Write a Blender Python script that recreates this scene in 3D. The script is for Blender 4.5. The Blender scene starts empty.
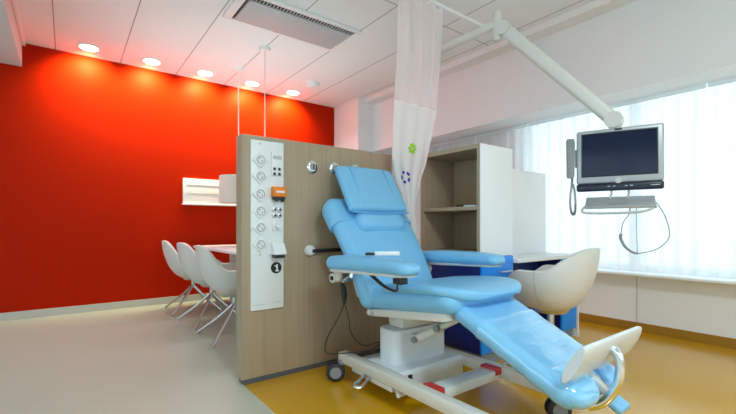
import bpy, bmesh, math, random
from mathutils import Vector, Matrix, Quaternion
random.seed(7)
S = bpy.context.scene
COL = S.collection
PI = math.pi
ROOTM = {}          # root object name -> world matrix

# ------------------------------------------------------------------ materials
def mat(name, col, rough=.5, metal=0., spec=.5, coat=0., coat_rough=.05, noise=None, bump=None, sheen=0., emit=None, trans=0.):
    m = bpy.data.materials.new(name); m.use_nodes = True
    nt = m.node_tree; b = nt.nodes['Principled BSDF']
    b.inputs['Base Color'].default_value = (*col, 1)
    b.inputs['Roughness'].default_value = rough
    b.inputs['Metallic'].default_value = metal
    b.inputs['Specular IOR Level'].default_value = spec
    b.inputs['Coat Weight'].default_value = coat
    b.inputs['Coat Roughness'].default_value = coat_rough
    b.inputs['Sheen Weight'].default_value = sheen
    b.inputs['Transmission Weight'].default_value = trans
    if emit:
        b.inputs['Emission Color'].default_value = (*emit[0], 1)
        b.inputs['Emission Strength'].default_value = emit[1]
    if noise:                                   # (scale xyz, contrast): subtle tone variation of the material itself
        sc, amt = noise
        tc = nt.nodes.new('ShaderNodeTexCoord'); mp = nt.nodes.new('ShaderNodeMapping')
        mp.inputs['Scale'].default_value = sc
        nz = nt.nodes.new('ShaderNodeTexNoise'); nz.inputs['Scale'].default_value = 1; nz.inputs['Detail'].default_value = 5
        rp = nt.nodes.new('ShaderNodeMapRange')
        rp.inputs['To Min'].default_value = 1-amt; rp.inputs['To Max'].default_value = 1+amt
        mx = nt.nodes.new('ShaderNodeVectorMath'); mx.operation = 'SCALE'
        mx.inputs[0].default_value = col
        nt.links.new(tc.outputs['Object'], mp.inputs['Vector']); nt.links.new(mp.outputs['Vector'], nz.inputs['Vector'])
        nt.links.new(nz.outputs['Fac'], rp.inputs['Value']); nt.links.new(rp.outputs['Result'], mx.inputs['Scale'])
        nt.links.new(mx.outputs['Vector'], b.inputs['Base Color'])
    if bump:                                    # (scale, strength, distance)
        sc, st, di = bump
        tc = nt.nodes.new('ShaderNodeTexCoord'); nz = nt.nodes.new('ShaderNodeTexNoise')
        nz.inputs['Scale'].default_value = sc; nz.inputs['Detail'].default_value = 3
        bp = nt.nodes.new('ShaderNodeBump'); bp.inputs['Strength'].default_value = st; bp.inputs['Distance'].default_value = di
        nt.links.new(tc.outputs['Object'], nz.inputs['Vector']); nt.links.new(nz.outputs['Fac'], bp.inputs['Height'])
        nt.links.new(bp.outputs['Normal'], b.inputs['Normal'])
    return m

WHITE = mat('white_paint', (.83, .84, .85), .6)
WALLW = mat('wall_white', (.80, .83, .85), .7)
BULK = mat('bulkhead_paint', (.79, .83, .86), .75)
RED = mat('red_paint', (.43, .014, .0005), .5, spec=.05)
BEAMC = mat('beam_paint', (.62, .63, .63), .7)
LAM = mat('white_laminate', (.83, .83, .84), .35)
WOOD = mat('light_oak_laminate', (.395, .295, .195), .45, noise=((55, 55, 1.6), .20))
WOODE = mat('oak_edge', (.38, .31, .22), .5, noise=((55, 55, 1.6), .12))
PLINTH = mat('dark_plinth', (.09, .10, .11), .5)
GREYPL = mat('grey_plinth', (.22, .26, .30), .45)
SKY_V = mat('sky_blue_vinyl', (.20, .50, .78), .36, spec=.5, bump=(9, .08, .01))
SKY_G = mat('glossy_blue_vinyl', (.22, .55, .86), .16, spec=.6, coat=1, coat_rough=.05, bump=(5, .45, .02))
CYAN_G = mat('glossy_blue_film', (.13, .42, .80), .10, spec=.6, coat=.8, coat_rough=.04, bump=(13, .6, .02))
SEAM = mat('blue_piping', (.12, .40, .70), .45)
BLUE = mat('bright_blue_laminate', (.006, .27, .92), .4)
NAVY = mat('navy_laminate', (.006, .018, .16), .4)
FRAME = mat('warm_white_enamel', (.66, .64, .60), .35, spec=.5)
COVER = mat('pale_grey_enamel', (.68, .72, .77), .3)
CHROME = mat('chrome', (.80, .82, .85), .12, metal=1)
STEEL = mat('brushed_steel', (.62, .63, .64), .3, metal=1)
BLACK = mat('black_plastic', (.012, .012, .014), .4)
GREYP = mat('grey_plastic', (.24, .25, .26), .45)
LGREY = mat('light_grey_plastic', (.50, .51, .52), .45)
REDP = mat('red_plastic', (.55, .02, .02), .4)
ORANGE = mat('orange_plastic', (.85, .22, .01), .45)
SILVER = mat('silver_plastic', (.42, .43, .45), .4, metal=.3)
SCREEN = mat('dark_screen_glass', (.003, .008, .034), .12, spec=.3)
CREAM = mat('white_moulded_shell', (.70, .685, .66), .5)
PLASTW = mat('white_plastic', (.80, .81, .82), .35)
LIME = mat('lime_print', (.35, .62, .02), .7)
PURP = mat('violet_print', (.06, .02, .42), .7)
ALU = mat('aluminium_skirting', (.52, .50, .47), .45, metal=.2)
GRILLE = mat('vent_grille_grey', (.47, .50, .52), .55)
PAPER = mat('white_paper', (.8, .8, .8), .8)
PAPERB = mat('pale_blue_paper', (.25, .42, .62), .6)
TUBE = mat('cable_black', (.015, .015, .017), .5)
TUBEG = mat('cable_grey', (.16, .17, .18), .5)
GLOW = mat('lamp_diffuser', (.9, .9, .9), .5, emit=((1, .93, .83), 14))
VENTD = mat('vent_slot_dark', (.03, .03, .035), .7)
SHADEM = mat('lamp_shade_fabric', (.72, .69, .63), .8)
PENDW = mat('white_cord', (.85, .83, .8), .5)

def floor_mat(name, a, rough, bumpy=.02):
    m = mat(name, a, rough, spec=.9, coat=.5, coat_rough=.28, noise=((1.2, 1.2, 1.2), .04), bump=(3, .02, .01))
    return m
FLOORG = floor_mat('grey_beige_vinyl', (.49, .53, .44), .38)
fg = FLOORG.node_tree.nodes['Principled BSDF']; fg.inputs['Coat Weight'].default_value = .15; fg.inputs['Specular IOR Level'].default_value = .4
FLOORY = floor_mat('ochre_vinyl', (.66, .33, .002), .24)
fb = FLOORY.node_tree.nodes['Principled BSDF']; fb.inputs['Coat Weight'].default_value = 1; fb.inputs['Coat IOR'].default_value = 1.65; fb.inputs['Coat Roughness'].default_value = .2; fb.inputs['Specular IOR Level'].default_value = .1
SKIRTY = mat('ochre_vinyl_skirting', (.33, .17, .012), .45)

def ceiling_mat():
    m = mat('ceiling_panels', (.81, .86, .88), .75); nt = m.node_tree; b = nt.nodes['Principled BSDF']
    tc = nt.nodes.new('ShaderNodeTexCoord'); sp = nt.nodes.new('ShaderNodeSeparateXYZ')
    nt.links.new(tc.outputs['Object'], sp.inputs[0])
    def seam(out, off, pitch, w):
        a = nt.nodes.new('ShaderNodeMath'); a.operation = 'ADD'; a.inputs[1].default_value = off+50*pitch
        d = nt.nodes.new('ShaderNodeMath'); d.operation = 'DIVIDE'; d.inputs[1].default_value = pitch
        f = nt.nodes.new('ShaderNodeMath'); f.operation = 'FRACT'
        l = nt.nodes.new('ShaderNodeMath'); l.operation = 'LESS_THAN'; l.inputs[1].default_value = w/pitch
        nt.links.new(out, a.inputs[0]); nt.links.new(a.outputs[0], d.inputs[0])
        nt.links.new(d.outputs[0], f.inputs[0]); nt.links.new(f.outputs[0], l.inputs[0])
        return l.outputs[0]
    s1 = seam(sp.outputs['X'], .095, .557, .010); s2 = seam(sp.outputs['Y'], -2.43, 2.8, .010)
    mx = nt.nodes.new('ShaderNodeMath'); mx.operation = 'MAXIMUM'
    nt.links.new(s1, mx.inputs[0]); nt.links.new(s2, mx.inputs[1])
    mc = nt.nodes.new('ShaderNodeMix'); mc.data_type = 'RGBA'
    mc.inputs['A'].default_value = (.81, .86, .88, 1); mc.inputs['B'].default_value = (.36, .36, .37, 1)
    nt.links.new(mx.outputs[0], mc.inputs['Factor']); nt.links.new(mc.outputs['Result'], b.inputs['Base Color'])
    return m
CEIL = ceiling_mat()

def sheer(name, col, transp, transl):
    m = bpy.data.materials.new(name); m.use_nodes = True; nt = m.node_tree
    for n in list(nt.nodes): nt.nodes.remove(n)
    o = nt.nodes.new('ShaderNodeOutputMaterial')
    t = nt.nodes.new('ShaderNodeBsdfTransparent')
    l = nt.nodes.new('ShaderNodeBsdfTranslucent'); l.inputs['Color'].default_value = (*col, 1)
    d = nt.nodes.new('ShaderNodeBsdfDiffuse'); d.inputs['Color'].default_value = (*col, 1)
    a = nt.nodes.new('ShaderNodeMixShader'); a.inputs[0].default_value = transl
    c = nt.nodes.new('ShaderNodeMixShader'); c.inputs[0].default_value = transp
    nt.links.new(d.outputs[0], a.inputs[1]); nt.links.new(l.outputs[0], a.inputs[2])
    nt.links.new(a.outputs[0], c.inputs[1]); nt.links.new(t.outputs[0], c.inputs[2])
    nt.links.new(c.outputs[0], o.inputs['Surface'])
    if name == 'sheer_curtain':
        lw = nt.nodes.new('ShaderNodeLayerWeight'); lw.inputs['Blend'].default_value = .5
        mr = nt.nodes.new('ShaderNodeMapRange'); mr.inputs['From Min'].default_value = 0; mr.inputs['From Max'].default_value = .65
        mr.inputs['To Min'].default_value = transp; mr.inputs['To Max'].default_value = .03
        nt.links.new(lw.outputs['Facing'], mr.inputs['Value']); nt.links.new(mr.outputs['Result'], c.inputs[0])
    return m
SHEER = sheer('sheer_curtain', (.86, .885, .89), .19, .47)
NET = sheer('curtain_net', (.92, .93, .95), .42, .40)
DRAPE = sheer('curtain_cloth', (.85, .855, .86), .05, .30)

def glass_mat():
    m = bpy.data.materials.new('window_glass'); m.use_nodes = True; nt = m.node_tree
    for n in list(nt.nodes): nt.nodes.remove(n)
    o = nt.nodes.new('ShaderNodeOutputMaterial'); t = nt.nodes.new('ShaderNodeBsdfTransparent')
    t.inputs['Color'].default_value = (.95, .98, .97, 1)
    g = nt.nodes.new('ShaderNodeBsdfGlossy'); g.inputs['Roughness'].default_value = .02
    a = nt.nodes.new('ShaderNodeMixShader'); a.inputs[0].default_value = .05
    nt.links.new(t.outputs[0], a.inputs[1]); nt.links.new(g.outputs[0], a.inputs[2]); nt.links.new(a.outputs[0], o.inputs['Surface'])
    return m
GLASS = glass_mat()

# ------------------------------------------------------------------ builders
def root_of(o):
    while o.parent: o = o.parent
    return o
def obj(name, bm, m, parent=None, smooth=True):
    """links one mesh; vertices are given in world space and moved into the root's space when there is a parent"""
    if parent is not None:
        M = ROOTM.get(root_of(parent).name)
        if M is not None: bm.transform(M.inverted())
    bmesh.ops.recalc_face_normals(bm, faces=bm.faces)
    me = bpy.data.meshes.new(name); bm.to_mesh(me); bm.free()
    o = bpy.data.objects.new(name, me); COL.objects.link(o)
    for mm in (m if isinstance(m, (list, tuple)) else [m]): me.materials.append(mm)
    if smooth:
        me.polygons.foreach_set('use_smooth', [True]*len(me.polygons))
        try: me.set_sharp_from_angle(angle=math.radians(38))
        except Exception: pass
    if parent is not None: o.parent = parent
    return o
def thing(name, label, cat, loc=(0, 0, 0), rz=0, group=None):
    o = bpy.data.objects.new(name, None); COL.objects.link(o); o.empty_display_size = .05
    o.location = loc; o.rotation_euler = (0, 0, rz)
    ROOTM[o.name] = Matrix.Translation(loc) @ Matrix.Rotation(rz, 4, 'Z')
    tag(o, label, cat, group); return o
def tag(o, label, cat, group=None):
    o['label'] = label; o['category'] = cat
    if group: o['group'] = group
    return o
def struct(name, bm, m, parent=None, smooth=False):
    o = obj(name, bm, m, parent, smooth)
    if parent is None: o['kind'] = 'structure'
    return o
def dup(r0, label, group=None, loc=None, rz=None):
    r = r0.copy(); COL.objects.link(r); r['label'] = label
    if group: r['group'] = group
    if loc is not None: r.location = loc
    if rz is not None: r.rotation_euler = (0, 0, rz)
    for ch in list(r0.children):
        c = ch.copy(); COL.objects.link(c); c.parent = r
        for g in list(ch.children):
            d = g.copy(); COL.objects.link(d); d.parent = c
    return r
def box(bm, x0, x1, y0, y1, z0, z1, bev=0., M=None, seg=2):
    r = bmesh.ops.create_cube(bm, size=1)
    vs = r['verts']
    for v in vs: v.co = Vector((x0+(v.co.x+.5)*(x1-x0), y0+(v.co.y+.5)*(y1-y0), z0+(v.co.z+.5)*(z1-z0)))
    if bev > 0:
        es = list({e for v in vs for e in v.link_edges})
        rr = bmesh.ops.bevel(bm, geom=es, offset=bev, segments=seg, profile=.5, affect='EDGES')
        vs = [v for v in rr['verts']] if not M else list({v for f in rr['faces'] for v in f.verts} | {v for v in vs if v.is_valid})
    if M is not None:
        for v in vs: v.co = M @ v.co
    return bm
def B(*a, **k): return box(bmesh.new(), *a, **k)
def frame_of(t, up=Vector((0, 0, 1))):
    t = t.normalized()
    if abs(t.dot(up)) > .98: up = Vector((1, 0, 0))
    s = t.cross(up).normalized(); u = s.cross(t).normalized()
    return s, u
def smooth_path(pts, n):
    P = [Vector(p) for p in pts]
    if len(P) == 2: return [P[0].lerp(P[1], i/(n-1)) for i in range(n)]
    E = [P[0]*2-P[1]]+P+[P[-1]*2-P[-2]]; out = []
    m = len(P)-1
    for i in range(n):
        t = i/(n-1)*m; k = min(int(t), m-1); f = t-k
        a, b, c, d = E[k:k+4]
        out.append(.5*((2*b)+(c-a)*f+(2*a-5*b+4*c-d)*f*f+(3*b-a-3*c+d)*f**3))
    return out
def tube(bm, pts, r, n=24, k=8, cap=True, smooth=True):
    P = smooth_path(pts, n) if smooth else [Vector(p) for p in pts]
    R = r if callable(r) else (lambda u: r)
    rings = []; s = None
    for i, p in enumerate(P):
        t = (P[min(i+1, len(P)-1)]-P[max(i-1, 0)])
        if t.length < 1e-9: t = Vector((0, 0, 1))
        t.normalize()
        if s is None: s, u = frame_of(t)
        else:
            s = (s-t*s.dot(t)).normalized(); u = s.cross(t).normalized()
        rr = R(i/(len(P)-1))
        rings.append([bm.verts.new(p+(s*math.cos(2*PI*j/k)+u*math.sin(2*PI*j/k))*rr) for j in range(k)])
    skin(bm, rings, cap); return bm
def skin(bm, rings, cap=True, closed=True):
    k = len(rings[0])
    for a, b in zip(rings, rings[1:]):
        for j in range(k if closed else k-1):
            bm.faces.new((a[j], a[(j+1) % k], b[(j+1) % k], b[j]))
    if cap:
        bm.faces.new(rings[0]); bm.faces.new(rings[-1])
def cyl(bm, p, q, r, k=20, r2=None):
    return tube(bm, [p, q], (lambda u: r+(r2-r)*u) if r2 is not None else r, n=2, k=k, smooth=False)
def lathe(bm, prof, M=None, k=28):
    """prof: (r, z) list, revolved about z then moved by M"""
    rings = []
    for r, z in prof:
        ring = []
        for j in range(k):
            v = Vector((max(r, 1e-4)*math.cos(2*PI*j/k), max(r, 1e-4)*math.sin(2*PI*j/k), z))
            ring.append(bm.verts.new(M @ v if M else v))
        rings.append(ring)
    skin(bm, rings, True); return bm
def rrect(w, t, r, k=5, nf=6):
    r = min(r, w/2*.98, t/2*.98); pts = []
    for cx, cy, a0 in ((w/2-r, t/2-r, 0), (-w/2+r, t/2-r, PI/2), (-w/2+r, -t/2+r, PI), (w/2-r, -t/2+r, 1.5*PI)):
        arc = [(cx+r*math.cos(a0+PI/2*i/k), cy+r*math.sin(a0+PI/2*i/k)) for i in range(k+1)]
        if pts:
            px, py = pts[-1]; qx, qy = arc[0]; n = nf if abs(qx-px) > abs(qy-py) else 2
            pts += [(px+(qx-px)*i/n, py+(qy-py)*i/n) for i in range(1, n)]
        pts += arc
    px, py = pts[-1]; qx, qy = pts[0]
    pts += [(px+(qx-px)*i/2, py+(qy-py)*i/2) for i in range(1, 2)]
    return pts
def pad(bm, path, W, T, xc, r=None, n=36, e0=.04, e1=.04, p0=None, p1=None, crown=.0, up=1):
    """upholstered pad: rounded section swept along a (y,z) path; e = thickness rounding length, p = plan rounding length at each end"""
    P = smooth_path([(0, a, b) for a, b in path], 200)
    L = [0.]
    for a, b in zip(P, P[1:]): L.append(L[-1]+(b-a).length)
    tot = L[-1]; p0 = p0 if p0 is not None else e0; p1 = p1 if p1 is not None else e1
    ss = []
    for i in range(n):                           # cosine spacing packs rings at the ends
        ss.append(tot*(.5-.5*math.cos(PI*i/(n-1)))*.6+tot*i/(n-1)*.4)
    rings = []
    Wf = W if callable(W) else (lambda u: W); Tf = T if callable(T) else (lambda u: T)
    def rnd(s, e):
        if e <= 0 or s >= e: return 1.
        q = (e-s)/e; return math.sqrt(max(0., 1-q*q))
    for s in ss:
        k = 0
        while k < len(L)-2 and L[k+1] < s: k += 1
        f = (s-L[k])/max(1e-9, L[k+1]-L[k]); c = P[k].lerp(P[k+1], f)
        t = (P[min(k+2, len(P)-1)]-P[max(k-1, 0)]).normalized()
        nrm = Vector((0, -t.z, t.y))*up
        u = s/tot; w = Wf(u); tt = Tf(u)
        te = max(.06, min(rnd(s, e0), rnd(tot-s, e1)))
        we = w-2*min(w*.46, p0)*(1-rnd(s, p0))-2*min(w*.46, p1)*(1-rnd(tot-s, p1))
        we = max(we, w*.08)
        ring = []
        for x, z in rrect(we, tt*te, (r or tt/2)*te):
            cr = crown*(1-(2*x/w)**2)*te if z > 0 else 0
            q = c+nrm*(z+cr); ring.append(bm.verts.new((xc+x, q.y, q.z)))
        rings.append(ring)
    skin(bm, rings, True); return bm
def poly_prism(bm, pts, axis, d0, d1):
    """2-D outline extruded along an axis ('x','y','z')"""
    def V(a, b, d): return {'x': (d, a, b), 'y': (a, d, b), 'z': (a, b, d)}[axis]
    A = [bm.verts.new(V(a, b, d0)) for a, b in pts]; C = [bm.verts.new(V(a, b, d1)) for a, b in pts]
    skin(bm, [A, C], True); return bm

def lamp(kind, name, loc, energy, col, **kw):
    l = bpy.data.lights.new(name, kind); l.energy = energy; l.color = col
    for k, v in kw.items(): setattr(l, k, v)
    o = bpy.data.objects.new(name, l); COL.objects.link(o); o.location = loc; return o

# ------------------------------------------------------------------ room
H = 2.68
XW = 3.91
bm = bmesh.new()
def quad(bm, x0, x1, y0, y1, z, mi):
    f = bm.faces.new([bm.verts.new(c) for c in ((x0, y0, z), (x1, y0, z), (x1, y1, z), (x0, y1, z))]); f.material_index = mi
bm2 = bmesh.new(); box(bm2, -3.2, 4.2, -3.2, 5.3, -.12, -.004)
for x0, x1, y0, y1, mi in ((-3.2, .80, -3.2, 2.27, 0), (.80, 4.2, -3.2, 2.27, 1), (-3.2, 4.2, 2.27, 5.3, 0)): quad(bm2, x0, x1, y0, y1, 0, mi)
struct('floor', bm2, [FLOORG, FLOORY])
struct('ceiling', B(-3.2, 4.2, -3.2, 5.3, H, H+.12), CEIL)
struct('wall_back', B(-.9, 4.2, 5.12, 5.25, 0, H), RED)
struct('wall_back_white', B(-3.2, -.9, 5.12, 5.25, 0, H), WALLW)
bm = bmesh.new()
box(bm, -3.2, -3.05, -3.2, 5.12, 0, .5); box(bm, -3.2, -3.05, -3.2, 5.12, 2.25, H)
box(bm, -3.2, -3.05, -3.2, -2.4, .5, 2.25); box(bm, -3.2, -3.05, 4.6, 5.12, .5, 2.25)
struct('wall_left', bm, WALLW)
bm = bmesh.new(); ys = [-2.4+7.0*i/6 for i in range(7)]
box(bm, -3.15, -3.09, -2.4, 4.6, .5, .56); box(bm, -3.15, -3.09, -2.4, 4.6, 2.19, 2.25)
for y in ys: box(bm, -3.15, -3.09, max(-2.4, y-.035), min(4.6, y+.035), .56, 2.19)
w3 = struct('fill_window', bm, WHITE)  # unseen window added to let neutral daylight onto ceiling and bulkhead
for a, b in zip(ys, ys[1:]): obj('window_pane', B(-3.123, -3.117, a+.035, b-.035, .56, 2.19), GLASS, w3, smooth=False)
bm = bmesh.new()
box(bm, -3.05, 4.2, -3.2, -3.05, 0, .5); box(bm, -3.05, 4.2, -3.2, -3.05, 2.0, H)
box(bm, -3.05, -2.6, -3.2, -3.05, .5, 2.0); box(bm, 3.6, 4.2, -3.2, -3.05, .5, 2.0)
struct('wall_front', bm, WALLW)
bm = bmesh.new(); xs = [-2.6+6.2*i/5 for i in range(6)]
box(bm, -2.6, 3.6, -3.15, -3.09, .5, .56); box(bm, -2.6, 3.6, -3.15, -3.09, 1.94, 2.0)
for x in xs: box(bm, max(-2.6, x-.035), min(3.6, x+.035), -3.15, -3.09, .56, 1.94)
w2 = struct('window_2', bm, WHITE)
for a, b in zip(xs, xs[1:]): obj('window_pane', B(a+.035, b-.035, -3.123, -3.117, .56, 1.94), GLASS, w2, smooth=False)
# window wall: sill wall, pier and lintel around one long window
WY0, WY1, WZ0, WZ1 = -2.7, 2.42, .50, 2.05
bm = bmesh.new()
box(bm, XW, XW+.18, -3.05, 4.5, 0, WZ0)
box(bm, XW, XW+.18, -3.05, WY0, WZ0, WZ1); box(bm, XW, XW+.18, WY1, 4.5, WZ0, WZ1)
box(bm, XW, XW+.18, -3.05, 4.5, WZ1, H)
struct('wall_right', bm, WALLW)
bm = bmesh.new(); box(bm, 3.22, XW+.18, 4.5, 5.12, 0, H)
struct('wall_end', bm, WALLW)
struct('trim_1', B(3.48, XW, -3.05, 4.5, 1.96, H), BULK)                       # bulkhead over the curtains
struct('trim_2', B(3.33, 3.48, -3.05, 4.5, 2.62, H), WHITE)                     # cove at its top
bm = bmesh.new(); box(bm, -3.05, -.345, -3.05, 5.12, 2.445, H)
struct('trim_3', bm, BEAMC)                                                     # soffit beam
struct('trim_4', B(-.345, -.318, -3.05, 5.12, 2.65, H, bev=.004), WHITE)        # its cornice
struct('trim_5', B(3.74, XW+.02, -2.95, 2.9, .487, .507, bev=.004), WHITE)      # window sill
bm = bmesh.new()
for y in (2.36, 1.35, .35, -.65, -1.65): box(bm, XW-.004, XW, y, y+.006, .07, .487)
struct('trim_6', bm, LGREY)                                                     # joints of the panels under the sill
struct('baseboard_back', B(-3.05, 3.22, 5.103, 5.12, 0, .075, bev=.003), ALU)
struct('baseboard_right', B(XW-.012, XW, -3.05, 2.27, 0, .075, bev=.003), SKIRTY)
struct('baseboard_end', B(3.205, 3.22, 4.5, 5.10, 0, .075, bev=.003), ALU)

win = bmesh.new()
fx0, fx1 = XW+.06, XW+.12
box(win, fx0, fx1, WY0, WY1, WZ0, WZ0+.06); box(win, fx0, fx1, WY0, WY1, WZ1-.06, WZ1)
ym = [WY0+(WY1-WY0)*i/5 for i in range(6)]
for y in ym: box(win, fx0, fx1, max(WY0, y-.04), min(WY1, y+.04), WZ0+.06, WZ1-.06)
w1 = struct('window_1', win, WHITE)
for a, b in zip(ym, ym[1:]):
    obj('window_pane', B(XW+.088, XW+.094, a+.04, b-.04, WZ0+.06, WZ1-.06), GLASS, w1, smooth=False)

# ------------------------------------------------------------------ curtains at the window
def curtain(y0, y1, label, ph):
    bm = bmesh.new(); ny = int((y1-y0)/.012); zs = [.525+(1.955-.525)*i/14 for i in range(15)]
    rows = []
    for z in zs:
        row = []; t = (z-.525)/1.43
        for i in range(ny+1):
            y = y0+(y1-y0)*i/ny
            a = .020+.010*math.sin(y*2.1+ph)
            x = 3.815+a*math.sin(y*2*PI/.115+.9*math.sin(y*4.3+ph)+.25*(1-t)*math.sin(y*9))+.010*math.sin(y*17+ph)*(1-.4*t)
            row.append(bm.verts.new((x, y+.012*(1-t)*math.sin(y*6+ph), z)))
        rows.append(row)
    for a, b in zip(rows, rows[1:]):
        for i in range(ny): bm.faces.new((a[i], a[i+1], b[i+1], b[i]))
    root = thing('window_curtain', label, 'curtain', (3.815, (y0+y1)/2, .525), group='sheer window curtains')
    obj('sheer_drape', bm, SHEER, root)
    bh = bmesh.new()
    for i in range(ny+1): pass
    obj('heading_tape', box(bh, 3.785, 3.800, y0, y1, 1.925, 1.955, bev=.002), SHEER, root)
curtain(2.30, 4.42, 'white sheer curtain against the wall pier behind the bookcase', .3)
curtain(.86, 2.29, 'white sheer curtain over the window behind the cream armchair and the monitor', 1.7)
curtain(-2.75, .85, 'white sheer curtain at the picture edge beyond the hanging cable', 2.6)

# ------------------------------------------------------------------ ceiling fittings
DL = [(.178, 'first'), (.735, 'second'), (1.29, 'middle'), (1.85, 'fourth'), (2.41, 'fifth')]
dl_labels = ['round recessed downlight nearest the soffit beam', 'round recessed downlight second from the soffit beam',
             'middle one of the five round recessed downlights along the red wall', 'round recessed downlight second from the white end wall',
             'round recessed downlight nearest the white end wall and smoke detector']
d0 = thing('downlight', dl_labels[0], 'ceiling light', (DL[0][0], 4.86, H), group='downlights along the red wall')
bm = bmesh.new(); lathe(bm, [(.078, H-.006), (.098, H-.010), (.104, H-.004), (.104, H+.0), (.078, H)], Matrix.Translation((DL[0][0], 4.86, 0)))
obj('trim_ring', bm, WHITE, d0)
bm = bmesh.new(); lathe(bm, [(.0, H-.007), (.078, H-.007), (.078, H-.001), (0, H-.001)], Matrix.Translation((DL[0][0], 4.86, 0)))
obj('diffuser', bm, GLOW, d0)
for (x, _), lb in list(zip(DL, dl_labels))[1:]: dup(d0, lb, 'downlights along the red wall', (x, 4.86, H))
for x, _ in DL:
    lamp('SPOT', 'downlight_beam', (x, 4.86, H-.035), 48, (1, .86, .30), spot_size=math.radians(124), spot_blend=.75, shadow_soft_size=.02).rotation_euler = (math.radians(46), 0, 0)
    lamp('SPOT', 'downlight_glow', (x, 4.86, H-.03), 20, (.9, .97, 1), spot_size=math.radians(130), spot_blend=.8, shadow_soft_size=.04).rotation_euler = (math.radians(-22), 0, 0)

v = thing('ceiling_vent', 'long grey perforated air vent with white frame set in the ceiling', 'vent', (1.61, 3.2, H))
bm = bmesh.new()
for a in ((1.05, 2.15, 2.95, 2.985), (1.05, 2.15, 3.405, 3.44), (1.05, 1.115, 2.985, 3.405), (2.105, 2.15, 2.985, 3.405)):
    box(bm, *a, H-.022, H, bev=.003)
obj('frame', bm, WHITE, v)
obj('grille_panel', B(1.138, 2.09, 3.045, 3.39, H-.024, H-.006, bev=.003), GRILLE, v)
obj('slot', B(1.118, 2.104, 2.988, 3.044, H-.012, H-.001), VENTD, v)
obj('end_slot', B(1.118, 1.136, 3.046, 3.404, H-.011, H-.001), VENTD, v)
bm = bmesh.new()
for i in range(34):
    x = 1.125+i*.0288; box(bm, x, x+.007, 2.990, 3.042, H-.020, H-.004)
obj('louvre', bm, LGREY, v)
bm = bmesh.new(); lathe(bm, [(0, H-.055), (.05, H-.055), (.068, H-.045), (.075, H-.02), (.092, H-.018), (.095, H), (0, H)], Matrix.Translation((2.44, 4.40, 0)))
sd = obj('smoke_detector', bm, PLASTW); tag(sd, 'small round white smoke detector on the ceiling past the downlights', 'smoke detector')

def pendant(x, y, label):
    p = thing('pendant_lamp', label, 'pendant lamp', (x, y, 1.16), group='pendant lamps over the table')
    bm = bmesh.new(); lathe(bm, [(0, H-.03), (.05, H-.03), (.058, H-.015), (.06, H), (0, H)], Matrix.Translation((x, y, 0))); obj('ceiling_rose', bm, WHITE, p)
    obj('cord', cyl(bmesh.new(), (x, y, 1.44), (x, y, H-.03), .0055, 8), PENDW, p)
    bm = bmesh.new(); lathe(bm, [(.205, 1.16), (.212, 1.16), (.205, 1.46), (.198, 1.46), (.205, 1.165)], Matrix.Translation((x, y, 0)), 40); obj('lamp_shade', bm, SHADEM, p)
    bm = bmesh.new(); cyl(bm, (x, y, 1.38), (x, y, 1.45), .022, 14)
    for a in (0, 2.1, 4.2): cyl(bm, (x, y, 1.42), (x+.2*math.cos(a), y+.2*math.sin(a), 1.42), .003, 6)
    obj('lamp_holder', bm, WHITE, p)
    u = lamp('AREA', 'pendant_fill_uplight', (x, y, 1.28), 4.2, (.78, .97, 1), shape='DISK', size=.16); u.rotation_euler = (PI, 0, 0)  # upward fill added to brighten the ceiling; the pendant itself is unlit
    return p
pendant(1.555, 4.50, 'drum pendant lamp on a white cord in front of the white wall board')
pendant(1.585, 3.82, 'pendant lamp on a white cord nearer the vent, shade behind the wooden partition')

# wall board on the red wall
wb = thing('wall_board', 'white wall board with two thin horizontal grooves on the red wall', 'wall board', (1.6, 5.12, 1.155))
bm = bmesh.new(); box(bm, 1.10, 2.25, 5.085, 5.12, 1.155, 1.47, bev=.004); obj('panel', bm, LAM, wb)
bm = bmesh.new(); box(bm, 1.09, 2.25, 5.05, 5.115, 1.150, 1.166, bev=.003); obj('ledge', bm, LAM, wb)
for z in (1.285, 1.385): obj('groove', B(1.14, 2.2, 5.081, 5.086, z, z+.010), LGREY, wb)

# ------------------------------------------------------------------ meeting table and tub chairs
t = thing('meeting_table', 'white meeting table between the tub chairs and the partition', 'table', (1.58, 3.95, 0))
obj('table_top', B(1.17, 2.0, 2.95, 4.92, .648, .673, bev=.006), LAM, t)
for y in (3.25, 4.62): obj('leg', B(1.50, 1.66, y-.03, y+.03, .02, .648, bev=.008), LAM, t)
for y in (3.25, 4.62): obj('foot', B(1.32, 1.84, y-.05, y+.05, 0, .02, bev=.006), STEEL, t)

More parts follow.
